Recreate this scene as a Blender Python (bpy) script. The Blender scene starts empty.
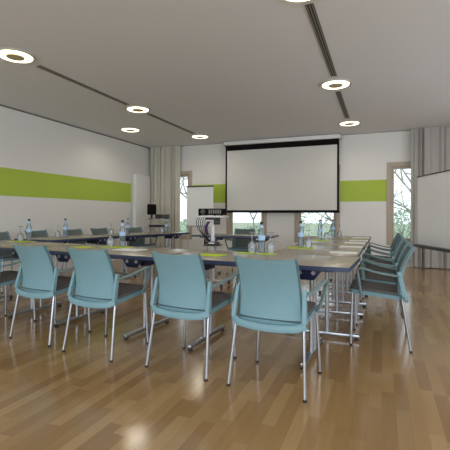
import bpy, bmesh, math, random
from mathutils import Vector, Matrix, Euler
PI = math.pi
R = math.radians
sc = bpy.context.scene
col = sc.collection
random.seed(7)

# ------------------------------------------------------------------ materials
def mat(name, base=(.8,.8,.8), rough=.5, metal=0., spec=.5, trans=0., ior=1.45, emit=None, estr=0., coat=0.):
    m = bpy.data.materials.new(name); m.use_nodes = True
    b = m.node_tree.nodes['Principled BSDF']
    b.inputs['Base Color'].default_value = (*base, 1)
    b.inputs['Roughness'].default_value = rough
    b.inputs['Metallic'].default_value = metal
    b.inputs['Specular IOR Level'].default_value = spec
    b.inputs['Transmission Weight'].default_value = trans
    b.inputs['IOR'].default_value = ior
    b.inputs['Coat Weight'].default_value = coat
    if emit:
        b.inputs['Emission Color'].default_value = (*emit, 1)
        b.inputs['Emission Strength'].default_value = estr
    return m

def noise_tint(m, scale=8., amt=.12, bump=0., detail=3., stretch=(1,1,1)):
    """slight procedural variation of the base colour, and a fine bump"""
    nt = m.node_tree; b = nt.nodes['Principled BSDF']
    tc = nt.nodes.new('ShaderNodeTexCoord'); mp = nt.nodes.new('ShaderNodeMapping')
    mp.inputs['Scale'].default_value = stretch
    nz = nt.nodes.new('ShaderNodeTexNoise'); nz.inputs['Scale'].default_value = scale; nz.inputs['Detail'].default_value = detail
    nt.links.new(tc.outputs['Object'], mp.inputs['Vector']); nt.links.new(mp.outputs['Vector'], nz.inputs['Vector'])
    mx = nt.nodes.new('ShaderNodeMixRGB'); mx.blend_type = 'MULTIPLY'; mx.inputs['Fac'].default_value = 1
    base = b.inputs['Base Color'].default_value[:]
    src = b.inputs['Base Color'].links[0].from_socket if b.inputs['Base Color'].links else None
    if src: nt.links.new(src, mx.inputs['Color1'])
    else: mx.inputs['Color1'].default_value = base
    rp = nt.nodes.new('ShaderNodeMapRange')
    rp.inputs['To Min'].default_value = 1-amt; rp.inputs['To Max'].default_value = 1+amt
    nt.links.new(nz.outputs['Fac'], rp.inputs['Value'])
    nt.links.new(rp.outputs['Result'], mx.inputs['Color2'])
    nt.links.new(mx.outputs['Color'], b.inputs['Base Color'])
    if bump:
        bp = nt.nodes.new('ShaderNodeBump'); bp.inputs['Strength'].default_value = bump; bp.inputs['Distance'].default_value = .002
        nt.links.new(nz.outputs['Fac'], bp.inputs['Height']); nt.links.new(bp.outputs['Normal'], b.inputs['Normal'])
    return m

def stripe_wall(name, axis_limit=None):
    """white paint with a lime band painted on between two heights (world metres)"""
    m = mat(name, (.76,.735,.70), .75, spec=.2)
    nt = m.node_tree; b = nt.nodes['Principled BSDF']
    tc = nt.nodes.new('ShaderNodeTexCoord'); sp = nt.nodes.new('ShaderNodeSeparateXYZ')
    nt.links.new(tc.outputs['Object'], sp.inputs['Vector'])
    def cmp(op, sock, v):
        n = nt.nodes.new('ShaderNodeMath'); n.operation = op; n.inputs[1].default_value = v
        nt.links.new(sock, n.inputs[0]); return n.outputs[0]
    def mul(a, c):
        n = nt.nodes.new('ShaderNodeMath'); n.operation = 'MULTIPLY'; nt.links.new(a, n.inputs[0]); nt.links.new(c, n.inputs[1]); return n.outputs[0]
    f = mul(cmp('GREATER_THAN', sp.outputs['Z'], 1.42), cmp('LESS_THAN', sp.outputs['Z'], 1.90))
    if axis_limit: f = mul(f, cmp('LESS_THAN', sp.outputs[axis_limit[0]], axis_limit[1]))
    mx = nt.nodes.new('ShaderNodeMixRGB'); nt.links.new(f, mx.inputs['Fac'])
    mx.inputs['Color1'].default_value = (.79,.775,.745,1); mx.inputs['Color2'].default_value = (.44,.57,.085,1)
    nt.links.new(mx.outputs['Color'], b.inputs['Base Color'])
    return noise_tint(m, 40, .02, .05)

def parquet():
    m = mat('oak_parquet', (.4,.25,.12), .2, spec=.62)
    nt = m.node_tree; b = nt.nodes['Principled BSDF']; L = nt.links.new
    tc = nt.nodes.new('ShaderNodeTexCoord'); sp = nt.nodes.new('ShaderNodeSeparateXYZ'); L(tc.outputs['Object'], sp.inputs['Vector'])
    def M(op, a, c=None):
        n = nt.nodes.new('ShaderNodeMath'); n.operation = op
        for i, s in enumerate((a, c)):
            if s is None: continue
            if isinstance(s, (int, float)): n.inputs[i].default_value = s
            else: L(s, n.inputs[i])
        return n.outputs[0]
    W, LEN = .074, .55
    u = M('DIVIDE', sp.outputs['X'], W); row = M('FLOOR', u)
    wn = nt.nodes.new('ShaderNodeTexWhiteNoise'); wn.noise_dimensions = '1D'; L(row, wn.inputs['W'])
    v = M('ADD', M('DIVIDE', sp.outputs['Y'], LEN), M('MULTIPLY', wn.outputs['Value'], 3.7)); cell = M('FLOOR', v)
    cb = nt.nodes.new('ShaderNodeCombineXYZ'); L(row, cb.inputs['X']); L(cell, cb.inputs['Y'])
    w2 = nt.nodes.new('ShaderNodeTexWhiteNoise'); w2.noise_dimensions = '2D'; L(cb.outputs['Vector'], w2.inputs['Vector'])
    rp = nt.nodes.new('ShaderNodeValToRGB'); e = rp.color_ramp.elements
    e[0].position = 0; e[0].color = (.275,.158,.064,1)
    e[1].position = 1; e[1].color = (.42,.265,.120,1)
    x = e.new(.35); x.color = (.33,.197,.082,1)
    x = e.new(.7); x.color = (.365,.225,.096,1)
    L(w2.outputs['Value'], rp.inputs['Fac'])
    # grain, stretched along the strips, shifted per strip
    mp = nt.nodes.new('ShaderNodeMapping'); mp.inputs['Scale'].default_value = (45, 2.2, 1)
    ad = nt.nodes.new('ShaderNodeVectorMath'); ad.operation = 'ADD'; L(tc.outputs['Object'], ad.inputs[0]); L(w2.outputs['Color'], ad.inputs[1])
    L(ad.outputs['Vector'], mp.inputs['Vector'])
    nz = nt.nodes.new('ShaderNodeTexNoise'); nz.inputs['Scale'].default_value = 1; nz.inputs['Detail'].default_value = 5; nz.inputs['Distortion'].default_value = .6
    L(mp.outputs['Vector'], nz.inputs['Vector'])
    gr = nt.nodes.new('ShaderNodeMapRange'); gr.inputs['From Min'].default_value = .25; gr.inputs['From Max'].default_value = .75
    gr.inputs['To Min'].default_value = .94; gr.inputs['To Max'].default_value = 1.05; L(nz.outputs['Fac'], gr.inputs['Value'])
    mx = nt.nodes.new('ShaderNodeMixRGB'); mx.blend_type = 'MULTIPLY'; mx.inputs['Fac'].default_value = 1
    L(rp.outputs['Color'], mx.inputs['Color1']); L(gr.outputs['Result'], mx.inputs['Color2'])
    # joints
    fu = M('FRACT', u); fv = M('FRACT', v)
    j = M('MAXIMUM', M('MAXIMUM', M('LESS_THAN', fu, .02), M('GREATER_THAN', fu, .98)), M('LESS_THAN', fv, .004))
    m2 = nt.nodes.new('ShaderNodeMixRGB'); m2.blend_type = 'MULTIPLY'; L(M('MULTIPLY', j, .16), m2.inputs['Fac'])
    L(mx.outputs['Color'], m2.inputs['Color1']); m2.inputs['Color2'].default_value = (.35,.28,.22,1)
    L(m2.outputs['Color'], b.inputs['Base Color'])
    ro = nt.nodes.new('ShaderNodeMapRange'); ro.inputs['To Min'].default_value = .12; ro.inputs['To Max'].default_value = .19
    L(nz.outputs['Fac'], ro.inputs['Value']); L(ro.outputs['Result'], b.inputs['Roughness'])
    b.inputs['Coat Weight'].default_value = .1; b.inputs['Coat Roughness'].default_value = .2
    return m

def thin_glass(name, tint=(.94,.97,.97), ior=1.35, body=0.):
    m = bpy.data.materials.new(name); m.use_nodes = True; nt = m.node_tree
    nt.nodes.clear()
    o = nt.nodes.new('ShaderNodeOutputMaterial'); t = nt.nodes.new('ShaderNodeBsdfTransparent'); g = nt.nodes.new('ShaderNodeBsdfGlossy')
    t.inputs['Color'].default_value = (*tint,1); g.inputs['Roughness'].default_value = .02
    f = nt.nodes.new('ShaderNodeFresnel'); f.inputs['IOR'].default_value = ior
    mx = nt.nodes.new('ShaderNodeMixShader')
    nt.links.new(f.outputs[0], mx.inputs[0]); nt.links.new(t.outputs[0], mx.inputs[1]); nt.links.new(g.outputs[0], mx.inputs[2])
    out = mx
    if body:
        df = nt.nodes.new('ShaderNodeBsdfDiffuse'); df.inputs['Color'].default_value = (.85,.90,.95,1)
        m2 = nt.nodes.new('ShaderNodeMixShader'); m2.inputs[0].default_value = body
        nt.links.new(mx.outputs[0], m2.inputs[1]); nt.links.new(df.outputs[0], m2.inputs[2]); out = m2
    nt.links.new(out.outputs[0], o.inputs['Surface'])
    return m

M_ = dict(
    floor=parquet(),
    wall_l=stripe_wall('white_wall_lime_band_left', ('Y', 8.53)),
    wall_b=stripe_wall('white_wall_lime_band_back'),
    wall=noise_tint(mat('white_wall_paint', (.78,.765,.745), .75, spec=.2), 40, .02, .05),
    ceiling=noise_tint(mat('ceiling_paint', (.79,.785,.80), .85, spec=.1), 30, .02),
    wood=noise_tint(mat('taupe_window_wood', (.46,.385,.30), .5), 6, .15, 0, 4, (12,12,1)),
    pane=thin_glass('window_glass'),
    aqua=noise_tint(mat('aqua_plastic', (.188,.335,.385), .40, spec=.4), 30, .03),
    aqua_arm=noise_tint(mat('aqua_plastic_tan_reflection', (.16,.235,.235), .4, spec=.4), 30, .03),  # duller aqua: the tan tables' reflection is put into the arm colour
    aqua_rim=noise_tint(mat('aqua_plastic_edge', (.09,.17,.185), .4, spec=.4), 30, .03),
    pad=noise_tint(mat('dark_green_grey_fabric', (.13,.155,.145), .8, spec=.2), 300, .2, .2),
    seat=noise_tint(mat('charcoal_upholstery', (.13,.12,.12), .85, spec=.2), 300, .25, .3),
    chrome=noise_tint(mat('brushed_chrome', (.40,.415,.45), .28, metal=1), 40, .05),
    rubber=noise_tint(mat('black_rubber', (.015,.015,.018), .6), 50, .1),
    top=noise_tint(mat('grey_beige_laminate', (.315,.268,.192), .25, spec=.5), 90, .05),
    edge=noise_tint(mat('navy_edge_band', (.035,.05,.105), .35), 40, .08),
    navy=noise_tint(mat('navy_lacquered_steel', (.012,.018,.06), .35, spec=.5), 40, .1),
    black=noise_tint(mat('black_plastic', (.012,.012,.013), .4), 60, .15),
    dark=noise_tint(mat('dark_grey_plastic', (.05,.05,.052), .45), 60, .15),
    screen=noise_tint(mat('projection_fabric', (.72,.71,.67), .85, spec=.1), 300, .015),
    screenblk=noise_tint(mat('black_masking_fabric', (.010,.009,.009), .9, spec=.1), 300, .1),
    white=noise_tint(mat('white_lacquer', (.80,.80,.79), .35), 60, .02),
    whitemat=noise_tint(mat('white_enamel_panel', (.88,.88,.89), .4), 60, .015),
    paper=noise_tint(mat('white_paper', (.85,.85,.82), .8, spec=.1), 60, .02),
    lime=noise_tint(mat('lime_paper', (.55,.68,.06), .8, spec=.1), 60, .05),
    curtain=noise_tint(mat('grey_beige_curtain', (.58,.555,.475), .9, spec=.05), 200, .06, .15),
    curtain_r=noise_tint(mat('grey_curtain', (.43,.41,.385), .9, spec=.05), 200, .06, .15),
    glass=thin_glass('clear_bottle_glass', (.80,.88,.95), 1.5, .10),
    goblet=thin_glass('clear_stemware', (.96,.97,.98), 1.45, .16),
    label=noise_tint(mat('pale_blue_label', (.40,.58,.80), .5), 80, .15),
    silver=noise_tint(mat('silver_plastic', (.5,.5,.5), .35, metal=.6), 60, .05),
    purple=noise_tint(mat('purple_cable', (.09,.03,.16), .5), 60, .1),
    diffuser=mat('lamp_diffuser', (1,.95,.85), .5, emit=(1.,.86,.58), estr=2.4),
    lampdisc=noise_tint(mat('lamp_centre_disc', (.50,.42,.26), .5), 40, .05),
    lampring=noise_tint(mat('lamp_bezel', (.60,.58,.54), .4), 40, .05),
    slot=noise_tint(mat('slot_dark', (.02,.02,.02), .8), 40, .1),
    slat=noise_tint(mat('slot_slat_aluminium', (.22,.205,.18), .5), 40, .05),
    lawn=noise_tint(mat('pale_lawn', (.33,.37,.28), .95, spec=.1), 2., .35, 0, 6),
    bark=noise_tint(mat('grey_bark', (.30,.285,.25), .9, spec=.1), 20, .3, .3),
    leaf=noise_tint(mat('shrub_leaf', (.10,.20,.10), .6), 10, .45),
    leafp=noise_tint(mat('pale_shrub_leaf', (.30,.40,.29), .6), 10, .4),
    carpaint=noise_tint(mat('blue_grey_paint', (.05,.07,.11), .25, coat=.5), 10, .05),
)

# ------------------------------------------------------------------ geometry helpers
class MB:
    def __init__(s): s.bm = bmesh.new()
    def _bev(s, geom, b, seg=2):
        if b:
            ed = list({e for v in geom for e in v.link_edges})
            bmesh.ops.bevel(s.bm, geom=ed, offset=b, segments=seg, affect='EDGES', profile=.6, clamp_overlap=True)
    def box(s, x0, x1, y0, y1, z0, z1, b=0., seg=2, mtx=None):
        m = Matrix.Translation(((x0+x1)/2, (y0+y1)/2, (z0+z1)/2)) @ Matrix.Diagonal((abs(x1-x0), abs(y1-y0), abs(z1-z0), 1))
        if mtx is not None: m = mtx @ m
        g = bmesh.ops.create_cube(s.bm, size=1, matrix=m); s._bev(g['verts'], b, seg); return s
    def hull(s, pts_a, pts_b, b=0.):
        """prism between two equal-length rings"""
        va = [s.bm.verts.new(p) for p in pts_a]; vb = [s.bm.verts.new(p) for p in pts_b]; n = len(va)
        s.bm.faces.new(va); s.bm.faces.new(vb[::-1])
        for i in range(n): s.bm.faces.new((va[i], vb[i], vb[(i+1) % n], va[(i+1) % n]))
        bmesh.ops.recalc_face_normals(s.bm, faces=s.bm.faces)
        s._bev(va+vb, b); return s
    def tube(s, pts, r, n=10, closed_ends=True):
        pts = [Vector(p) for p in pts]; k = len(pts)
        rs = r if isinstance(r, (list, tuple)) else [r]*k
        rings = []; up = None
        for i, p in enumerate(pts):
            t = (pts[min(i+1, k-1)]-pts[max(i-1, 0)]).normalized()
            if up is None:
                up = Vector((0, 0, 1)) if abs(t.z) < .9 else Vector((1, 0, 0))
            a = (up - t*up.dot(t)).normalized(); c = t.cross(a); up = a
            rings.append([s.bm.verts.new(p + (a*math.cos(2*PI*j/n)+c*math.sin(2*PI*j/n))*rs[i]) for j in range(n)])
        for A, B in zip(rings, rings[1:]):
            for j in range(n): s.bm.faces.new((A[j], A[(j+1) % n], B[(j+1) % n], B[j]))
        if closed_ends: s.bm.faces.new(rings[0][::-1]); s.bm.faces.new(rings[-1])
        return s
    def strap(s, pts, w, t, side):
        """rectangular section swept along pts; side = per-point width direction"""
        pts = [Vector(p) for p in pts]; k = len(pts); rings = []
        for i, p in enumerate(pts):
            tg = (pts[min(i+1, k-1)]-pts[max(i-1, 0)]).normalized()
            sd = Vector(side[i] if isinstance(side, list) else side); sd = (sd - tg*sd.dot(tg)).normalized(); nn = tg.cross(sd)
            ww = (w[i] if isinstance(w, list) else w)/2; tt = (t[i] if isinstance(t, list) else t)/2
            ring = []
            for (a, c) in ((-1,-.6),(-.75,-1),(.75,-1),(1,-.6),(1,.6),(.75,1),(-.75,1),(-1,.6)):
                ring.append(s.bm.verts.new(p + sd*ww*a + nn*tt*c))
            rings.append(ring)
        n = 8
        for A, B in zip(rings, rings[1:]):
            for j in range(n): s.bm.faces.new((A[j], A[(j+1) % n], B[(j+1) % n], B[j]))
        s.bm.faces.new(rings[0][::-1]); s.bm.faces.new(rings[-1])
        return s
    def lathe(s, prof, c=(0,0,0), n=24, close=False):
        c = Vector(c); rings = []
        for (r, z) in prof:
            if r < 1e-6: rings.append([s.bm.verts.new(c+Vector((0,0,z)))])
            else: rings.append([s.bm.verts.new(c+Vector((r*math.cos(2*PI*j/n), r*math.sin(2*PI*j/n), z))) for j in range(n)])
        prs = list(zip(rings, rings[1:]))
        if close: prs.append((rings[-1], rings[0]))
        for A, B in prs:
            for j in range(n):
                a = A[j % len(A)], A[(j+1) % len(A)]; b2 = B[j % len(B)], B[(j+1) % len(B)]
                q = []
                for v in (a[0], a[1], b2[1], b2[0]):
                    if v not in q: q.append(v)
                if len(q) > 2: s.bm.faces.new(q)
        return s
    def sheet(s, fn, nu, nv, thick):
        """closed slab around the surface fn(u,v) -> (point, normal)"""
        A = []; B = []
        for i in range(nu+1):
            ra = []; rb = []
            for j in range(nv+1):
                p, n = fn(i/nu, j/nv); p = Vector(p); n = Vector(n).normalized()
                ra.append(s.bm.verts.new(p+n*thick/2)); rb.append(s.bm.verts.new(p-n*thick/2))
            A.append(ra); B.append(rb)
        F = s.bm.faces.new
        for i in range(nu):
            for j in range(nv):
                F((A[i][j], A[i+1][j], A[i+1][j+1], A[i][j+1])); F((B[i][j], B[i][j+1], B[i+1][j+1], B[i+1][j]))
        for i in range(nu):
            F((A[i][0], B[i][0], B[i+1][0], A[i+1][0])); F((A[i][nv], A[i+1][nv], B[i+1][nv], B[i][nv]))
        for j in range(nv):
            F((A[0][j], A[0][j+1], B[0][j+1], B[0][j])); F((A[nu][j], B[nu][j], B[nu][j+1], A[nu][j+1]))
        return s
    def build(s, name, m, parent=None, smooth=True, angle=40):
        bmesh.ops.recalc_face_normals(s.bm, faces=s.bm.faces)
        me = bpy.data.meshes.new(name)
        if smooth:
            for f in s.bm.faces: f.smooth = True
            for e in s.bm.edges:
                if len(e.link_faces) == 2 and e.calc_face_angle(0) > R(angle): e.smooth = False
        s.bm.to_mesh(me); s.bm.free()
        me.materials.append(m)
        o = bpy.data.objects.new(name, me); col.objects.link(o)
        if parent: o.parent = parent
        return o

def tag(o, label, cat, group=None):
    o['label'] = label; o['category'] = cat
    if group: o['group'] = group
    return o
def thing(name, label, cat, loc=(0,0,0), rz=0, group=None):
    o = bpy.data.objects.new(name, None); col.objects.link(o); o.empty_display_size = .1
    o.location = loc; o.rotation_euler = (0, 0, rz)
    return tag(o, label, cat, group)
def struct(o):
    o['kind'] = 'structure'; return o
def copy_tree(o, parent=None, label=None, loc=None, rz=None, group=None):
    c = o.copy(); col.objects.link(c)
    if parent: c.parent = parent
    if label: c['label'] = label
    if group: c['group'] = group
    if loc is not None: c.location = loc
    if rz is not None: c.rotation_euler = (0, 0, rz)
    for ch in list(o.children): copy_tree(ch, c)
    return c
def arc(p0, p1, p2, n=6):
    p0, p1, p2 = map(Vector, (p0, p1, p2))
    return [(1-t)**2*p0 + 2*t*(1-t)*p1 + t*t*p2 for t in [i/n for i in range(n+1)]]

# ------------------------------------------------------------------ room shell
XL, XR, YB, YF, ZC = -6.0, 3.2, 9.44, -3.2, 2.96
struct(MB().box(XL-.3, XR+.3, YF-.3, YB+.3, -.12, 0).build('floor', M_['floor'], smooth=False))
c = MB().box(XL+.03, XR, YF, YB-.025, ZC, ZC+.03)
c.box(XL-.3, XR+.3, YF-.3, YB+.3, 3.12, 3.25)
struct(c.build('ceiling', M_['ceiling'], smooth=False))
struct(MB().box(XL-.3, XL, YF-.3, YB+.3, 0, 3.12).build('wall_left', M_['wall_l'], smooth=False))
WIN = [(-5.77,-4.70), (-3.72,-2.65), (-1.96,-.905), (.085,1.15)]
WZ0, WZ1 = .45, 2.28
w = MB(); xs = [XL] + [v for ab in WIN for v in ab] + [XR]
for i in range(0, len(xs), 2): w.box(xs[i], xs[i+1], YB, YB+.3, 0, 3.12)
for a, b in WIN: w.box(a, b, YB, YB+.3, 0, WZ0); w.box(a, b, YB, YB+.3, WZ1, 3.12)
struct(w.build('wall_back', M_['wall_b'], smooth=False))
for i, (a, b) in enumerate(WIN):
    f = MB(); t = .10
    for (x0, x1, z0, z1) in ((a,a+t,WZ0,WZ1), (b-t,b,WZ0,WZ1), (a+t,b-t,WZ1-t,WZ1), (a+t,b-t,WZ0,WZ0+.11)):
        f.box(x0, x1, YB-.012, YB+.10, z0, z1, .004)
    fr = struct(f.build('window_%d' % (i+1), M_['wood']))
    g = MB(); q = .05
    for (x0, x1, z0, z1) in ((a+t,a+t+q,WZ0+.11,WZ1-t), (b-t-q,b-t,WZ0+.11,WZ1-t), (a+t+q,b-t-q,WZ1-t-q,WZ1-t), (a+t+q,b-t-q,WZ0+.11,WZ0+.11+q)):
        g.box(x0, x1, YB+.02, YB+.08, z0, z1, .004)
    g.build('window_sash', M_['wood'], fr)
    MB().box(a+t+.02, b-t-.02, YB+.045, YB+.052, WZ0+.13, WZ1-t-.02).build('window_pane', M_['pane'], fr, smooth=False)
# right wall and the wall behind the camera: both with wide glazed openings, the right ones added for light
def glazed_wall(name, along, lo, hi, at, thick, openings, z0, z1):
    m = MB()
    def bx(a, b, za, zb):
        if along == 'y': m.box(at, at+thick, a, b, za, zb)
        else: m.box(a, b, at-thick, at, za, zb)
    e = [lo] + [v for ab in openings for v in ab] + [hi]
    for i in range(0, len(e), 2): bx(e[i], e[i+1], 0, 3.12)
    for a, b in openings: bx(a, b, 0, z0); bx(a, b, z1, 3.12)
    return struct(m.build(name, M_['wall'], smooth=False))
glazed_wall('wall_right', 'y', YF-.3, YB+.3, XR, .3, [(-1.6,1.2), (1.8,4.6), (5.2,7.6)], .5, 2.6)
glazed_wall('wall_rear', 'x', XL, XR, YF, .3, [(-5.4,-2.9), (-2.3,.4), (.9,2.8)], .3, 2.7)
sk = MB().box(XL, -3.72+1.0, YB-.014, YB, 0, .06); sk.box(-2.72, .52, YB-.014, YB, 0, .06); sk.box(.52, XR, YB-.014, YB, 0, .06)
struct(sk.build('baseboard_back', M_['white'], smooth=False))
struct(MB().box(XL, XL+.014, YF, YB-.014, 0, .06).build('baseboard_left', M_['white'], smooth=False))

struct(MB().box(XL, XL+.006, YF, YB, ZC-.028, ZC).build('gap_shade_strip_1', M_['slat'], smooth=False))  # dark strip painted in for the shade of the ceiling gap
struct(MB().box(XL, XR, YB-.006, YB, ZC-.012, ZC).build('gap_shade_strip_2', M_['slat'], smooth=False))  # thinner strip, same painted gap shade along the back wall

# ------------------------------------------------------------------ ceiling: ring lamps and slot vents
def ring_lamp(label, x, y, first=[None]):
    if first[0] is None:
        t = thing('ceiling_light', label, 'ceiling light', (x,y,ZC), 0, 'round ceiling lights')
        MB().lathe([(.185,-.002),(.225,-.002),(.228,-.010),(.219,-.016),(.213,-.009),(.207,-.016),(.201,-.009),(.195,-.016),(.185,-.012)], n=48, close=True).build('bezel', M_['lampring'], t)
        MB().lathe([(.099,-.004),(.101,-.020),(.110,-.026),(.165,-.026),(.183,-.020),(.186,-.004)], n=48, close=True).build('diffuser', M_['diffuser'], t)
        MB().lathe([(0,-.030),(.085,-.030),(.098,-.027),(.098,-.004),(0,-.004)], n=32).build('centre_disc', M_['lampdisc'], t)
        first[0] = t; return t
    return copy_tree(first[0], None, label, (x,y,ZC))
ring_lamp('round ceiling light at the left edge, nearest of the left line of lights', -3.99, 3.38)
ring_lamp('round ceiling light midway along the left slot, between its two vents', -3.99, 5.87)
ring_lamp('round ceiling light nearest the left wall, off the line of vents', -5.1, 7.22)
ring_lamp('round ceiling light at the far end of the left slot', -4.0, 8.43)
ring_lamp('round ceiling light between the two slot vents on the right', -.62, 5.76)
ring_lamp('round ceiling light in front of the right end of the projection screen', -.62, 8.28)
ring_lamp('round ceiling light cut off by the top edge of the picture', -.62, 3.22)
def slot_vent(label, x, y0, y1):
    t = thing('ceiling_vent', label, 'ceiling vent', (x,(y0+y1)/2,ZC), 0, 'slot vents in the ceiling')
    h = (y1-y0)/2
    MB().box(-.038,.038,-h,h,-.004,.0).build('backing', M_['slot'], t, smooth=False)
    for k in (-1,0,1):
        MB().box(k*.026-.0065, k*.026+.0065, -h, h, -.010, -.004, .001).build('slat', M_['slat'], t, smooth=False)
    return t
slot_vent('dark slot vent between the two nearer lights of the left line', -4.0, 3.72, 5.57)
slot_vent('dark slot vent between the two farther lights of the left line', -4.0, 6.22, 8.08)
slot_vent('long dark slot vent at the top right of the ceiling', -.605, 3.5, 5.42)
slot_vent('short dark slot vent between the two right ceiling lights', -.625, 6.12, 7.86)

# ------------------------------------------------------------------ projection screen
t = thing('projection_screen', 'large white projection screen with black border hanging on the back wall', 'projection screen', (-2.3,9.28,0))
MB().box(-1.41,1.41,-.075,.075,2.85,2.945,.015).build('casing', M_['white'], t)
MB().box(-1.385,1.385,-.006,.006,1.20,2.855).build('black_border', M_['screenblk'], t, smooth=False)
MB().box(-1.34,1.34,-.012,-.0062,1.225,2.715).build('white_surface', M_['screen'], t, smooth=False)
MB().box(-1.40,1.40,-.02,.02,1.165,1.20,.006).build('bottom_bar', M_['screenblk'], t)
for s in (-1,1): MB().box(s*1.425-.015,s*1.425+.015,-.09,.13,2.84,2.948,.006).build('end_bracket', M_['silver'], t)

# ------------------------------------------------------------------ curtains
def curtain(name, label, x0, x1, y, folds, amp, m, seed):
    t = thing(name, label, 'curtain', ((x0+x1)/2, y, 0)); L_ = x1-x0; rnd = random.Random(seed)
    ph = [rnd.uniform(0, 6.28) for _ in range(4)]
    def fn(u, v):
        x = -L_/2 + L_*u; z = .015 + (ZC-.036)*v
        k = folds*2*PI
        warp = u + .25/folds*math.sin(2*PI*u*folds*.31+ph[0]) + .15/folds*math.sin(2*PI*u*folds*.17+ph[1])
        a = amp*(.75+.35*math.sin(2*PI*u*folds*.23+ph[2]))*(1.-.35*v)
        def pleat(w): return -a*abs(math.sin(.5*k*w))**.8 - .22*a*math.sin(1.37*k*w+ph[3]+1.2*v)
        e = 1e-3; yy = pleat(warp); y2 = pleat(warp+e)
        return (x, yy, z), (-(y2-yy)/(e*L_), 1, 0)
    MB().sheet(fn, int(folds*20), 8, .004).build('fabric', m, t)
    MB().box(-L_/2-.02, L_/2+.02, -.02, .02, ZC-.02, ZC-.002, .004).build('curtain_track', m, t)
    return t
curtain('curtain', 'grey beige floor length curtain in the back left corner', -5.93, -5.0, 9.33, 8, .075, M_['curtain'], 1)
curtain('curtain', 'wide grey curtain hanging behind the whiteboard on the right', .56, 2.9, 9.30, 18, .085, M_['curtain_r'], 5)

# ------------------------------------------------------------------ flat radiator on the left wall
t = thing('radiator', 'tall flat white radiator panel beside the left corner curtain', 'radiator', (XL,8.86,0))
MB().box(.07,.145,-.33,.36,.30,2.15,.012).build('front_panel', M_['white'], t)
MB().box(.02,.07,-.30,.33,.33,2.12,.006).build('back_panel', M_['white'], t)
for z in (.5,1.95): MB().box(.002,.02,-.25,.25,z,z+.04).build('wall_bracket', M_['white'], t, smooth=False)

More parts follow.
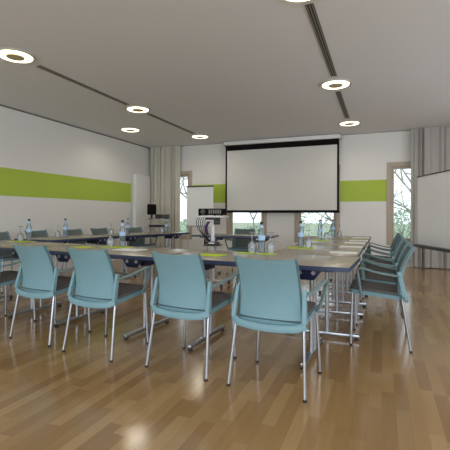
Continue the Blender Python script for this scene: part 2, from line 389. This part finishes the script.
# ------------------------------------------------------------------ chairs
def make_chair():
    t = thing('armchair', '', 'chair', (0,0,0), 0)
    # seat tray: slopes down to the rear
    def tray(z0, z1, mx, y0, y1, b, xr=None):
        m = MB(); xr = xr or mx
        sl = lambda y: .476 + (y-.22)*.085
        # plan outline with rounded corners
        out = []
        r = .05
        for (cx, cy, a0) in ((mx-r, y1-r, 0), (-mx+r, y1-r, 90), (-xr+r, y0+r, 180), (xr-r, y0+r, 270)):
            for k in range(5):
                a = R(a0+k*22.5); out.append((cx+r*math.cos(a), cy+r*math.sin(a)))
        m.hull([(x, y, sl(y)+z1) for x, y in out], [(x*.985, y*.985, sl(y)+z0) for x, y in out])
        return m
    tray(-.032, .0, .225, -.20, .225, 0).build('seat_tray', M_['aqua'], t)
    tray(.001, .020, .213, -.185, .215, 0).build('seat_cushion', M_['seat'], t)
    # backrest panel
    def prof(v):   # y and z of the back at parameter v, bottom to top
        z = .452 + .382*v
        y = -.205 - .018*v - .078*v*v + .020*math.sin(PI*v)
        return y, z
    def fn(u, v):
        s = 2*u-1; y, z = prof(v)
        hw = .203 - .007*v - .006*math.sin(PI*v)
        z += .010*v*(1-s*s)*-1 + .004*v
        yy = y + .030*s*s
        if v > .98: hw -= .004
        return (s*hw, yy, z), (-.28*s*.5, 1, .12)
    MB().sheet(fn, 14, 12, .012).build('backrest', M_['aqua'], t)
    # raised edge roll down both sides of the panel
    for s in (-1,1):
        rim = MB(); pts = []
        for k in range(13):
            (x, y, z), n = fn((s+1)/2, k/12); pts.append((x+s*.002, y+.004, z))
        rim.strap(pts, .020, .014, (0,1,.1))
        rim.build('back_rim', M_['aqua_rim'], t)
    def fpad(u, v):
        p, n = fn(.04+.92*u, .05+.92*v); return (p[0], p[1]+.0085, p[2]), n
    MB().sheet(fpad, 12, 10, .004).build('back_pad', M_['pad'], t)['label'] = 'dark green grey front of the backrest'
    # lower frame: two uprights and a sagging cross band with a slot above it
    fr = MB(); pts = []; sd = []; W = []; T = []
    for k in range(7):
        v = k/6; pts.append((-.222-.012*v, -.165-.045*v, .640-.197*v)); sd.append((0,1,.1)); W.append(.030+.012*v); T.append(.022+.008*v)
    for k in range(1,12):
        s = -1 + 2*k/12; pts.append((s*.228, -.222-.016*(1-s*s), .419-.018*(1-s*s))); sd.append((0,.25,1)); W.append(.050); T.append(.018)
    for k in range(7):
        v = 1-k/6; pts.append((.222+.012*v, -.165-.045*v, .640-.197*v)); sd.append((0,1,.1)); W.append(.030+.012*v); T.append(.022+.008*v)
    n = len(pts)
    # uprights and band as separate closed sweeps of one mesh
    fr.strap(pts[:7], W[:7], T[:7], (0,1,.1)); fr.strap(pts[n-7:], W[n-7:], T[n-7:], (0,1,.1))
    band = [(-.240,-.205,.434)] + pts[7:n-7] + [(.240,-.205,.434)]
    fr.strap(band, .046, .020, (0,.22,1))
    fr.build('back_frame', M_['aqua'], t)
    for s in (-1,1):
        a = MB()
        top = arc((s*.226,-.175,.605), (s*.250,-.03,.615), (s*.282,.095,.660), 8)
        cor = arc((s*.282,.095,.660), (s*.293,.150,.678), (s*.288,.150,.640), 5)[1:]
        dn = arc((s*.288,.150,.640), (s*.274,.14,.55), (s*.232,.125,.445), 7)[1:]
        P = top+cor+dn
        w_ = [.028]*len(top) + [.029]*len(cor) + [.029-.001*i for i in range(len(dn))]
        sdv = [(1,0,0)]*len(top) + [(1,-.1*i,0) for i in range(len(cor))] + [(.8,-.5,0)]*len(dn)
        a.strap(P, w_, .015, sdv)
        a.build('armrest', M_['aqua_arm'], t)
    for (p, q) in (((-.212,.195,.445),(-.234,.205,.008)), ((.212,.195,.445),(.234,.205,.008)), ((-.225,-.190,.425),(-.250,-.258,.008)), ((.225,-.190,.425),(.250,-.258,.008))):
        l = MB().tube([p, q], .0105, 12).build('leg', M_['chrome'], t)
        d = (Vector(q)-Vector(p)).normalized()
        MB().tube([Vector(q)-d*.008, (q[0],q[1],0)], .0122, 12).build('foot_cap', M_['rubber'], l)
    return t
chair = make_chair()
used = [False]
def put_chair(x, y, rz, label, group):
    if not used[0]:
        used[0] = True; c = chair; c.location = (x,y,0); c.rotation_euler = (0,0,rz); c['label'] = label; c['group'] = group
        return c
    return copy_tree(chair, None, label, (x,y,0), rz, group)
def front_chair(rx, ry, ang, label):   # rx, ry: midpoint of the rear feet
    a = R(ang); put_chair(rx - math.sin(a)*.258*1, ry + math.cos(a)*.258, a, label, 'chairs along the near tables')
front_chair(-.67, 2.355, -4.5, 'aqua plastic armchair seen from behind, rightmost of the near row')
front_chair(-1.33, 2.415, -6, 'aqua plastic armchair seen from behind, second from the right in the near row')
front_chair(-2.125, 2.445, -4.5, 'aqua plastic armchair seen from behind, with the bottle and glass just right of its back')
front_chair(-2.82, 2.535, -5, 'aqua plastic armchair seen from behind, leftmost whole chair of the near row')
front_chair(-3.60, 2.62, -5, 'aqua armchair cut off by the left edge, only its seat and arm showing')
RC = 'chairs along the right tables'
for i, (y, dx, da, lb) in enumerate(((3.75,0,0,'aqua armchair seen side on, nearest of the right hand row'), (4.42,.0,1,'aqua armchair second from the front of the right hand row'),
        (5.09,-.01,-1,'aqua armchair in the middle of the right hand row'), (5.76,0,1,'aqua armchair second from the far end of the right hand row'), (6.43,.0,0,'aqua armchair at the far end of the right hand row'))):
    put_chair(-.04+dx, y, R(90+da), lb, RC)
LC = 'chairs between the left tables and the left wall'
for (x, y, a, lb) in ((-5.13,4.22,-93,'grey green armchair behind the left tables, cut off by the left edge'),
        (-5.13,4.95,-95,'grey green armchair behind the left tables, its back right of the leftmost bottle'),
        (-5.02,5.66,-96,'grey green armchair behind the left tables, just right of the second bottle'),
        (-4.98,6.33,-98,'grey green armchair behind the left tables, standing alone before the blank wall'),
        (-4.72,7.10,-106,'grey green armchair behind the left tables, in front of the white radiator')):
    put_chair(x, y, R(a), lb, LC)
put_chair(-2.50, 7.15, R(186), 'aqua armchair tucked behind the back table, facing the camera under the screen', 'chairs at the back table')

# ------------------------------------------------------------------ folding tables
TZ = .745
def make_table(label, corner, ang, length, depth, feet, group):
    """corner = front-right corner as seen from the table's own front (local -y side); length runs to local -x"""
    t = thing('folding_table', label, 'table', (corner[0],corner[1],0), R(ang), group)
    top = MB().box(-length+.004, -.004, .004, depth-.004, TZ-.032, TZ, .003).build('tabletop', M_['top'], t)
    e = MB()
    for (x0,x1,y0,y1) in ((-length,0,0,.004), (-length,0,depth-.004,depth), (-length,-length+.004,.004,depth-.004), (-.004,0,.004,depth-.004)):
        e.box(x0,x1,y0,y1,TZ-.033,TZ-.002)
    e.build('edge_band', M_['edge'], top, smooth=False)
    for y in (.13, depth-.13):
        MB().box(-length+.12, -.12, y-.018, y+.018, TZ-.055, TZ-.032, .003).build('rail', M_['navy'], t)
    for fx in feet:
        l = MB(); cy = depth*.5-.08
        for dy in (-.055,.055):
            l.tube([(fx,cy+dy,.045),(fx,cy+dy,TZ-.10)], .0165, 14)
        y0, y1 = cy-.335, cy+.335
        l.box(fx-.02,fx+.02,y0,y1,.022,.052,.009)
        lg = l.build('leg', M_['chrome'], t)
        for y in (y0+.025, y1-.025):
            MB().lathe([(0,0),(.019,0),(.019,.012),(.010,.024),(0,.024)], (fx,y,0), 14).build('glide', M_['rubber'], lg)
        # folding bracket: trapezoid plates front and back with bolts
        for (ya, sg) in ((.075,-1), (depth-.075-.012,1)):
            b = MB(); zt, zb = TZ-.034, TZ-.115
            ring = [(-.12,zt),(.12,zt),(.055,zb),(-.055,zb)]
            b.hull([(fx+x, ya, z) for x, z in ring], [(fx+x, ya+.012, z) for x, z in ring], .002)
            br = b.build('folding_bracket', M_['navy'], t)
            for dx in (-.05,.05):
                mt = Matrix.Translation((fx+dx, ya if sg < 0 else ya+.012, TZ-.062)) @ Matrix.Rotation(PI/2 if sg < 0 else -PI/2, 4, 'X')
                bm2 = MB().lathe([(0,.006),(.008,.006),(.010,.010),(.014,.010),(.017,.0),(0,.0)], n=16)
                bmesh.ops.transform(bm2.bm, matrix=mt, verts=bm2.bm.verts)
                bm2.build('bolt', M_['silver'], br)
        MB().box(fx-.03,fx+.03,cy-.09,cy+.09,TZ-.12,TZ-.034,.006).build('post_block', M_['navy'], t)
        MB().box(fx-.014,fx+.014,.09,depth-.09,TZ-.075,TZ-.045,.003).build('cross_arm', M_['navy'], t)
    return t
NG, RG, LG = 'tables of the near row', 'tables of the right row', 'tables of the left row'
c0 = Vector((-.208,2.81))
make_table('grey topped folding table at the near right corner of the square', c0, -2.5, 1.55, .79, (-.31,-1.235), NG)
c1 = Vector((-1.791,2.879))
make_table('grey topped folding table in the middle of the near row, under the bottle and glass', c1, -4.8, 1.55, .79, (-.30,-1.17), NG)
c2 = Vector((-3.368,3.011))
make_table('folding table at the left end of the near row, running out of the picture', c2, -7.0, 1.6, .79, (-.30,-1.25), NG)
# right arm: local -x runs along world -y ... front side (-y local) faces world +x
def right_table(label, y0, y1, feet, xr): # corner at the far end, x = right edge
    return make_table(label, (xr, y1), 90, y1-y0, .80, feet, RG)
right_table('folding table nearest the camera in the right row, holding two writing pads', 3.64, 4.775, (-.28,-1.11), -.198)
right_table('folding table in the middle of the right row', 4.782, 5.962, (-.26,-.92), -.188)
right_table('folding table at the far end of the right row, holding the farthest pad', 5.969, 7.20, (-.30,-.95), -.178)
# left arm: front side faces the room (+x); corner at far inner end
def left_table(label, near, ang, length, feet):
    d = Vector((math.sin(R(ang)), math.cos(R(ang)))); far = Vector(near)+d*length
    return make_table(label, far, 90-ang, length, .78, feet, LG)
left_table('folding table beside the left wall, nearer one with the second bottle', (-4.27,4.20), 5, 1.36, (-.3,-1.06))
left_table('folding table at the far left, turned a little, with two bottles', (-4.125,5.60), 16, 1.70, (-.3,-1.4))
make_table('short folding table at the back, standing alone below the screen', (-1.71,6.50), 5.5, 1.48, .62, (-.25,-1.11), 'table at the back')

# ------------------------------------------------------------------ bottles, glasses, napkins, pads
def make_bottle():
    t = thing('water_bottle', '', 'bottle')
    MB().lathe([(0,.004),(.027,.004),(.032,.010),(.0335,.03),(.031,.075),(.0335,.12),(.0335,.165),(.030,.19),(.020,.222),(.0145,.245),(.0135,.272),(0,.272)], n=24).build('glass_body', M_['glass'], t)
    MB().lathe([(.0342,.120),(.0342,.164),(.0336,.164),(.0336,.120)], n=24, close=True).build('label', M_['label'], t)
    MB().lathe([(.0180,.234),(.0152,.258),(.0144,.258),(.0172,.234)], n=20, close=True).build('neck_label', M_['label'], t)
    MB().lathe([(0,.268),(.0150,.268),(.0155,.272),(.0155,.290),(.015,.294),(0,.294)], n=20).build('cap', M_['black'], t)
    return t
def make_goblet():   # stands upside down on its rim
    t = thing('stemmed_glass', '', 'glass')
    P = [(.033,0),(.038,.03),(.040,.055),(.034,.085),(.018,.103),(.005,.112),(.0042,.17),(.006,.186),(.033,.192),(.034,.195),(0,.196)]
    Q = [(0,.109),(.016,.099),(.032,.083),(.0385,.055),(.0365,.03),(.0317,0)]
    MB().lathe(P, n=24).bm.free()
    m = MB(); m.lathe(P[::-1]+[(.0317,0)]+Q[::-1][1:], n=24); m.build('bowl', M_['goblet'], t)
    return t
bottle = make_bottle(); goblet = make_goblet(); bu = [False]; gu = [False]
def put(proto, flag, x, y, label, group, z=TZ+.0006):
    if not flag[0]:
        flag[0] = True; proto.location = (x,y,z); proto['label'] = label; proto['group'] = group; return proto
    return copy_tree(proto, None, label, (x,y,z), random.uniform(0,6), group)
BG, GG = 'water bottles on the tables', 'upturned stemmed glasses on the tables'
ZN = TZ+.0026
for (x, y, z, lb) in ((-1.05,3.565,ZN,'water bottle with blue label on lime napkins, behind the rightmost near chair'),
        (-.835,4.36,ZN,'water bottle with blue label on the near end of the right tables'),
        (-.835,5.80,ZN,'water bottle with blue label halfway along the right tables'),
        (-.755,6.75,TZ+.0006,'water bottle farthest along the right tables'),
        (-2.685,3.66,ZN,'water bottle with blue label on the near row, nearer of the two that overlap'),
        (-4.32,6.05,TZ+.0006,'water bottle on the left tables, just behind the nearer overlapping bottle'),
        (-4.37,3.92,ZN,'water bottle with blue label at the left end of the near row'),
        (-4.62,4.83,TZ+.0006,'water bottle on the left tables, second from the left of the picture'),
        (-4.10,7.05,TZ+.0006,'small looking water bottle at the far end of the left tables')):
    put(bottle, bu, x, y, lb, BG, z)
for (x, y, z, lb) in ((-1.14,3.55,ZN,'upturned stemmed glass left of the bottle behind the rightmost near chair'),
        (-.965,3.58,ZN,'upturned stemmed glass right of the bottle behind the rightmost near chair'),
        (-.75,4.36,ZN,'upturned stemmed glass right of the nearest bottle on the right tables'),
        (-.745,5.82,ZN,'upturned stemmed glass beside the bottle halfway along the right tables'),
        (-.66,6.78,TZ+.0006,'upturned stemmed glass beside the farthest bottle of the right tables'),
        (-2.80,3.60,ZN,'upturned stemmed glass left of the bottle on the near row'),
        (-4.53,5.85,TZ+.0006,'upturned stemmed glass on the left tables near the blank wall'),
        (-4.475,3.88,ZN,'upturned stemmed glass left of the leftmost bottle'),
        (-4.69,4.74,TZ+.0006,'upturned stemmed glass left of the second bottle from the left'),
        (-4.16,6.98,TZ+.0006,'upturned stemmed glass beside the farthest left bottle')):
    put(goblet, gu, x, y, lb, GG, z)
def flat(name, label, cat, x, y, sx, sy, rz, m, group, h=.002, z=TZ+.0003):
    o = MB().box(-sx/2,sx/2,-sy/2,sy/2,0,h,0).build(name, m, smooth=False)
    o.location = (x,y,z); o.rotation_euler = (0,0,R(rz)); return tag(o, label, cat, group)
NP = 'lime paper napkins on the tables'
for (x, y, sx, sy, rz, lb) in ((-1.185,3.53,.17,.13,4,'lime napkin under the glass left of the bottle nearest the middle'),
        (-.985,3.52,.15,.12,-12,'lime napkin under the bottle behind the rightmost near chair'),
        (-.83,4.33,.27,.24,8,'lime napkin under the nearest bottle on the right tables'),
        (-.81,5.77,.22,.30,0,'lime napkin under the bottle halfway along the right tables'),
        (-2.70,3.585,.34,.18,-5,'lime napkin under the bottle and glass on the near row'),
        (-4.38,3.83,.30,.22,-7,'lime napkin under the leftmost bottle')):
    flat('paper_napkin', lb, 'napkin', x, y, sx, sy, rz, M_['lime'], NP)
flat('paper_napkin', 'lime napkin on the near row above the second chair from the left', 'napkin', -3.03, 3.43, .20, .16, -5, M_['lime'], NP)
PG = 'writing pads on the tables'
for (x, y, lb) in ((-.345,3.93,'white writing pad nearest the camera on the right tables'), (-.33,4.69,'white writing pad second from the front on the right tables'),
        (-.33,5.36,'white writing pad third from the front on the right tables'), (-.31,5.90,'white writing pad second from the far end of the right tables'),
        (-.31,6.62,'white writing pad at the far end of the right tables')):
    flat('writing_pad', lb, 'writing pad', x, y, .25, .17, random.uniform(-2,2), M_['paper'], PG, .005)
flat('writing_pad', 'pale writing pad in front of the bottle on the near row', 'writing pad', -2.38, 3.37, .297, .20, -6, M_['paper'], PG, .005)
def lime_pad(label, x, y):
    o = flat('folded_leaflet', label, 'leaflet', x, y, .25, .15, -6, M_['lime'], 'leaflets on the near row', .004); return o
lime_pad('lime green leaflet lying right of the second chair from the right', -1.42, 3.22)

# ------------------------------------------------------------------ projector trolley inside the square
cx, cy = -2.44, 5.62
t = thing('projector_trolley', 'white column trolley carrying the projector inside the table square', 'trolley', (cx,cy,0), R(8))
MB().box(-.027,.027,-.027,.027,.10,1.05,.008).build('column', M_['white'], t)
MB().box(-.21,.21,-.20,.20,1.065,1.088,.006).build('top_shelf', M_['white'], t)
MB().box(-.10,.10,-.07,.07,1.03,1.065,.006).build('shelf_mount', M_['dark'], t)
MB().box(-.12,.13,-.13,.11,.630,.645,.004).build('lower_shelf', M_['dark'], t)
b = MB()
for s in (-1,1): b.box(s*.20-.022,s*.20+.022,-.27,.27,.075,.105,.01)
b.box(-.20,.20,-.03,.03,.075,.105,.01); b.build('base', M_['silver'], t)
for sx in (-1,1):
    for sy in (-1,1):
        w_ = MB(); m4 = Matrix.Translation((sx*.20, sy*.245, .033)) @ Matrix.Rotation(PI/2, 4, 'Y')
        w_.lathe([(0,-.012),(.028,-.012),(.033,-.007),(.033,.007),(.028,.012),(0,.012)], n=20)
        bmesh.ops.transform(w_.bm, matrix=m4, verts=w_.bm.verts)
        w_.box(sx*.20-.018,sx*.20+.018,sy*.245-.012,sy*.245+.012,.045,.078,.003)
        w_.build('castor', M_['dark'], t)
w_ = MB()
for k in range(5):
    x0 = -.17+.03*k
    w_.tube(arc((x0,-.17,1.10), (x0-.09+.01*k,-.27,.95), (-.10+.02*k,-.11,.78-.03*k), 8) + arc((-.10+.02*k,-.11,.78-.03*k), (-.11,-.10,.70), (-.115+.007*k,-.08,.652), 6)[1:], .006, 6)
w_.build('cable', M_['black'], t)
w_ = MB()
for k in range(4): w_.tube(arc((-.03-.012*k,-.06,1.0), (-.10-.012*k,-.10,.92-.02*k), (-.05-.008*k,-.06,.80), 8), .009, 6)
w_.build('cable_bundle', M_['purple'], t)['label'] = 'purple cable bundle'
MB().box(.03,.12,-.07,.0,.955,1.03,.01).build('power_adapter', M_['black'], t)
p = thing('projector', 'black projector on the white trolley shelf', 'projector', (cx,cy-.01,1.088), R(8))
MB().box(-.19,.19,-.15,.15,.012,.112,.012).build('body', M_['screenblk'], p)
m4 = Matrix.Translation((-.11,-.15,.066)) @ Matrix.Rotation(PI/2, 4, 'X'); l = MB().lathe([(0,.012),(.024,.012),(.028,.022),(.036,.022),(.040,0),(0,0)], n=24)
bmesh.ops.transform(l.bm, matrix=m4, verts=l.bm.verts); l.build('lens', M_['dark'], p)
g = MB()
for k in range(6): g.box(-.02+.034*k,.000+.034*k,-.156,-.150,.035,.095)
g.build('vent_grille', M_['slat'], p, smooth=False)
for s in (-1,1): MB().lathe([(0,0),(.012,0),(.012,.013),(0,.013)], (s*.17,-.11,0), 10).build('foot', M_['rubber'], p)
MB().lathe([(0,0),(.012,0),(.012,.013),(0,.013)], (0,.12,0), 10).build('foot', M_['rubber'], p)
d = thing('media_player', 'black box with cables on the lower trolley shelf', 'media player', (cx+.01,cy-.01,.645), R(8))
MB().box(-.06,.115,-.125,-.036,.004,.050,.005).build('body', M_['black'], d)
MB().box(-.04,.05,-.128,-.125,.02,.04).build('front_panel', M_['silver'], d, smooth=False)
for s in (-1,1): MB().box(.025+s*.07-.01,.025+s*.07+.01,-.12,-.045,.0005,.005).build('foot', M_['rubber'], d, smooth=False)

# ------------------------------------------------------------------ flip chart
t = thing('flip_chart', 'white flip chart board with grey top clamp, left of the screen', 'flip chart', (-3.91,8.25,0), R(2))
MB().box(-.33,.33,-.012,.012,.86,1.76,.005).build('board', M_['whitemat'], t)
MB().box(-.34,.34,-.03,.012,1.745,1.775,.006).build('clamp_bar', M_['dark'], t)
MB().box(-.31,.31,-.0165,-.0125,.90,1.735).build('paper_block', M_['paper'], t, smooth=False)
MB().box(-.33,.33,-.06,.0,.83,.858,.004).build('pen_tray', M_['silver'], t)
for (p0, p1) in (((-.26,.027,1.70),(-.33,.027,0)), ((.26,.027,1.70),(.33,.027,0)), ((0,.03,1.70),(0,.55,0))):
    MB().tube([p0,p1], .012, 10).build('leg', M_['silver'], t)

# ------------------------------------------------------------------ media trolley in the left corner
t = thing('media_trolley', 'slim grey media trolley standing before the left corner curtain', 'trolley', (-5.12,8.42,0), R(6))
for s in (-1,1): MB().tube([(s*.22,.14,.05),(s*.22,.14,1.0)], .014, 10).build('post', M_['silver'], t)
for z in (.28,.78,.985): MB().box(-.27,.27,-.20,.20,z,z+.02,.004).build('shelf', M_['silver'], t)
for sx in (-1,1):
    MB().box(sx*.22-.02,sx*.22+.02,-.24,.24,.05,.08,.006).build('base_bar', M_['silver'], t)
    for sy in (-1,1): MB().tube([(sx*.22-.012,sy*.21,.026),(sx*.22+.012,sy*.21,.026)], .026, 14).build('castor', M_['dark'], t)
p = thing('monitor', 'small black flat monitor on the media trolley', 'monitor', (-5.31,8.42,1.005), R(30))
MB().box(-.11,.11,-.015,.02,.10,.36,.006).build('housing', M_['screenblk'], p)
MB().box(-.10,.10,-.017,-.0152,.115,.345).build('display', M_['screenblk'], p, smooth=False)
MB().box(-.02,.02,.0,.03,.01,.12,.004).build('stand', M_['black'], p)
MB().box(-.08,.08,-.06,.07,0,.012,.004).build('stand_foot', M_['black'], p)
p = thing('video_recorder', 'dark flat player box beside the small monitor', 'video player', (-5.0,8.42,1.005), R(6))
MB().box(-.13,.13,-.15,.13,.008,.11,.006).build('body', M_['dark'], p)
MB().box(-.11,.05,-.153,-.150,.055,.09).build('front_slot', M_['black'], p, smooth=False)
for s in (-1,1): MB().box(s*.1-.015,s*.1+.015,-.12,.1,0,.009).build('foot', M_['rubber'], p, smooth=False)
p = thing('dvd_player', 'black slim player on the middle shelf of the media trolley', 'video player', (-5.1,8.40,.80), R(6))
MB().box(-.19,.19,-.15,.13,.006,.06,.005).build('body', M_['black'], p)
MB().box(-.15,.0,-.153,-.150,.025,.045).build('front_tray', M_['dark'], p, smooth=False)
for s in (-1,1): MB().box(s*.14-.015,s*.14+.015,-.12,.1,0,.007).build('foot', M_['rubber'], p, smooth=False)

# ------------------------------------------------------------------ mobile whiteboard on the right
d = Vector((.345,-.94)).normalized(); wl = 2.6; ang = math.atan2(d.y, d.x)
t = thing('whiteboard', 'large mobile whiteboard standing at an angle at the right edge', 'whiteboard', (.545,7.2,0), ang)
MB().box(.012,wl-.012,-.012,.012,.64,1.73).build('writing_surface', M_['whitemat'], t, smooth=False)
MB().box(0,wl,-.022,.022,1.728,1.748,.004).build('top_rail', M_['dark'], t)
MB().box(0,wl,-.075,.022,.595,.640,.006).build('pen_trough', M_['dark'], t)
for x in (0,wl-.012): MB().box(x,x+.012,-.018,.018,.64,1.73,.003).build('side_rail', M_['silver'], t)
for x in (1.78,2.45):
    l = MB().box(x-.02,x+.02,.022,.05,.06,1.70,.005); l.box(x-.025,x+.025,-.20,.34,.05,.08,.008)
    lg = l.build('leg', M_['silver'], t)
    for y in (-.17,.31): MB().tube([(x-.012,y,.026),(x+.012,y,.026)], .026, 14).build('castor', M_['dark'], lg)

# ------------------------------------------------------------------ outdoors beyond the windows
GZ = -.35
g = MB().box(-45, 45, YB+.32, 75, GZ-.2, GZ).build('lawn', M_['lawn'], smooth=False); struct(g)
def bare_tree(label, x, y, h, seed, spread=.55, levels=4, group='bare trees outside'):
    rnd = random.Random(seed); m = MB()
    def branch(p, dr, ln, r, lv):
        pts = [p]; q = p.copy(); dd = dr.copy()
        for k in range(3):
            dd = (dd + Vector((rnd.uniform(-.18,.18), rnd.uniform(-.18,.18), rnd.uniform(-.05,.16)))).normalized()
            q = q + dd*ln/3; pts.append(q.copy())
        m.tube(pts, [r, r*.85, r*.72, r*.55], 6 if lv > 2 else 4)
        if lv <= 0: return
        for k in range(3 if lv > 1 else 4):
            ax = Vector((rnd.uniform(-1,1), rnd.uniform(-1,1), rnd.uniform(-.25,.5))).normalized()
            nd = (dd*(1-spread)+ax*spread*1.15).normalized()
            st = pts[-1] if k < 2 else pts[rnd.choice((1,2))]
            branch(st.copy(), nd, ln*rnd.uniform(.62,.82), r*.55, lv-1)
    branch(Vector((0,0,0)), Vector((rnd.uniform(-.1,.1), rnd.uniform(-.1,.1), 1)), h*.30, h*.013, levels)
    o = m.build('bare_tree', M_['bark']); o.location = (x,y,GZ); return tag(o, label, 'tree', group)
bare_tree('bare branched tree outside the narrow right window, nearer one', 1.5, 13.9, 6.5, 3)
bare_tree('bare tree outside the right window, farther back to the left', -.6, 19.5, 8., 11)
bare_tree('bare tree outside below the right end of the screen', -2.0, 15.2, 4.2, 5, .62)
bare_tree('bare tree outside below the left end of the screen', -4.9, 16., 4.5, 8, .62)
bare_tree('bare tree seen through the window strip beside the corner curtain', -9.3, 16.5, 6.5, 21)
bare_tree('bare tree far out behind the left corner window', -13., 27., 9., 31)
bare_tree('bare bushy tree low outside the window under the right end of the screen', -2.75, 20., 4.5, 41, .68)
def shrub(label, x, y, rx, h, seed, m, n=700):
    rnd = random.Random(seed); b = MB()
    for k in range(n):
        th = rnd.uniform(0, 2*PI); v = rnd.random()**.6; zz = rnd.random()
        rr = rx*v*math.sqrt(max(.05, 1-(zz*1.02-.25)**2))
        p = Vector((rr*math.cos(th), rr*math.sin(th), .06+h*zz)); s = rnd.uniform(.04,.10)
        A = Vector((rnd.uniform(-1,1), rnd.uniform(-1,1), rnd.uniform(-1,1))).normalized(); B = A.orthogonal().normalized()
        vs = [b.bm.verts.new(p+A*s), b.bm.verts.new(p+B*s*.45), b.bm.verts.new(p-A*s), b.bm.verts.new(p-B*s*.45)]
        b.bm.faces.new(vs)
    t = thing('garden_shrub', label, 'shrub', (x,y,GZ), 0, 'garden shrubs outside')
    b.build('foliage', m, t, smooth=False)
    st = MB()
    for k in range(5):
        a_ = k*1.257; st.tube([(0,0,0),(rx*.2*math.cos(a_),rx*.2*math.sin(a_),h*.4),(rx*.5*math.cos(a_),rx*.5*math.sin(a_),h*.8)], [.03,.02,.008], 5)
    st.build('stem', M_['bark'], t)
    return t
shrub('rounded green shrub outside below the left end of the screen', -3.9, 13.4, .9, 1.05, 1, M_['leafp'])
shrub('green shrub outside below the right end of the screen', -1.1, 13.6, .8, .95, 2, M_['leafp'])
shrub('tall green shrub outside the narrow right window', .55, 15.2, 1.1, 1.55, 3, M_['leafp'], 900)
shrub('broad hazy shrub far out behind the right window', 2.1, 22., 2.4, 2.2, 4, M_['leafp'], 1200)
shrub('broad green shrub far out behind the windows under the screen', -5.0, 24., 2.8, 1.7, 6, M_['leafp'], 1200)
shrub('green shrub outside the strip of window by the corner curtain', -7.2, 14.2, .9, 1.2, 7, M_['leafp'])

# ------------------------------------------------------------------ light: overcast sky, daylight at the rear windows, added fill at the right, ring lamps
wd = bpy.data.worlds.new('overcast_sky'); sc.world = wd; wd.use_nodes = True
nt = wd.node_tree; bg = nt.nodes['Background']
bg.inputs['Color'].default_value = (.90,.95,1.0,1); bg.inputs['Strength'].default_value = 1.5
for (x, y) in ((-3.99,3.38), (-3.99,5.87), (-5.1,7.22), (-4.0,8.43), (-.62,5.76), (-.62,8.28), (-.62,3.22)):
    l = bpy.data.lights.new('ring_lamp_light', 'SPOT'); l.energy = 20; l.color = (1.,.925,.80); l.spot_size = R(168); l.spot_blend = .6; l.shadow_soft_size = .17
    o = bpy.data.objects.new('ring_lamp_light', l); col.objects.link(o); o.location = (x, y, ZC-.032)
def daylight(name, loc, rot, sx, sy, power, colr=(.86,.935,1.0)):
    l = bpy.data.lights.new(name, 'AREA'); l.shape = 'RECTANGLE'; l.size = sx; l.size_y = sy; l.energy = power; l.color = colr
    o = bpy.data.objects.new(name, l); col.objects.link(o); o.location = loc; o.rotation_euler = rot; return o
for i, (a, b) in enumerate(((-5.4,-2.9), (-2.3,.4), (.9,2.8))):
    daylight('rear_window_daylight', ((a+b)/2, YF-.75, 1.9), (R(62),0,0), b-a, 2.4, 78*(b-a)/2.5)
for (a, b) in ((-1.6,1.2), (1.8,4.6), (5.2,7.6)):
    daylight('right_fill_light', (XR+.75,(a+b)/2,1.95), (R(58),0,R(90)), b-a, 2.1, 30)  # fill panels added outside the unseen right openings to light the room
# ------------------------------------------------------------------ camera
cd = bpy.data.cameras.new('camera'); cam = bpy.data.objects.new('camera', cd); col.objects.link(cam)
cd.sensor_width = 36; cd.sensor_fit = 'HORIZONTAL'; cd.lens = 395*36/450
cd.shift_y = -9.8/450; cd.clip_start = .05; cd.clip_end = 300
cam.matrix_world = Matrix.Translation((0,0,1.1)) @ Matrix.Rotation(R(21.725),4,'Z') @ Matrix.Rotation(R(90),4,'X') @ Matrix.Rotation(R(.2),4,'Z')
sc.camera = cam
sc.view_settings.view_transform = 'Standard'; sc.view_settings.look = 'None'; sc.view_settings.gamma = 1
sc.view_settings.use_curve_mapping = False
sc.view_settings.exposure = .31
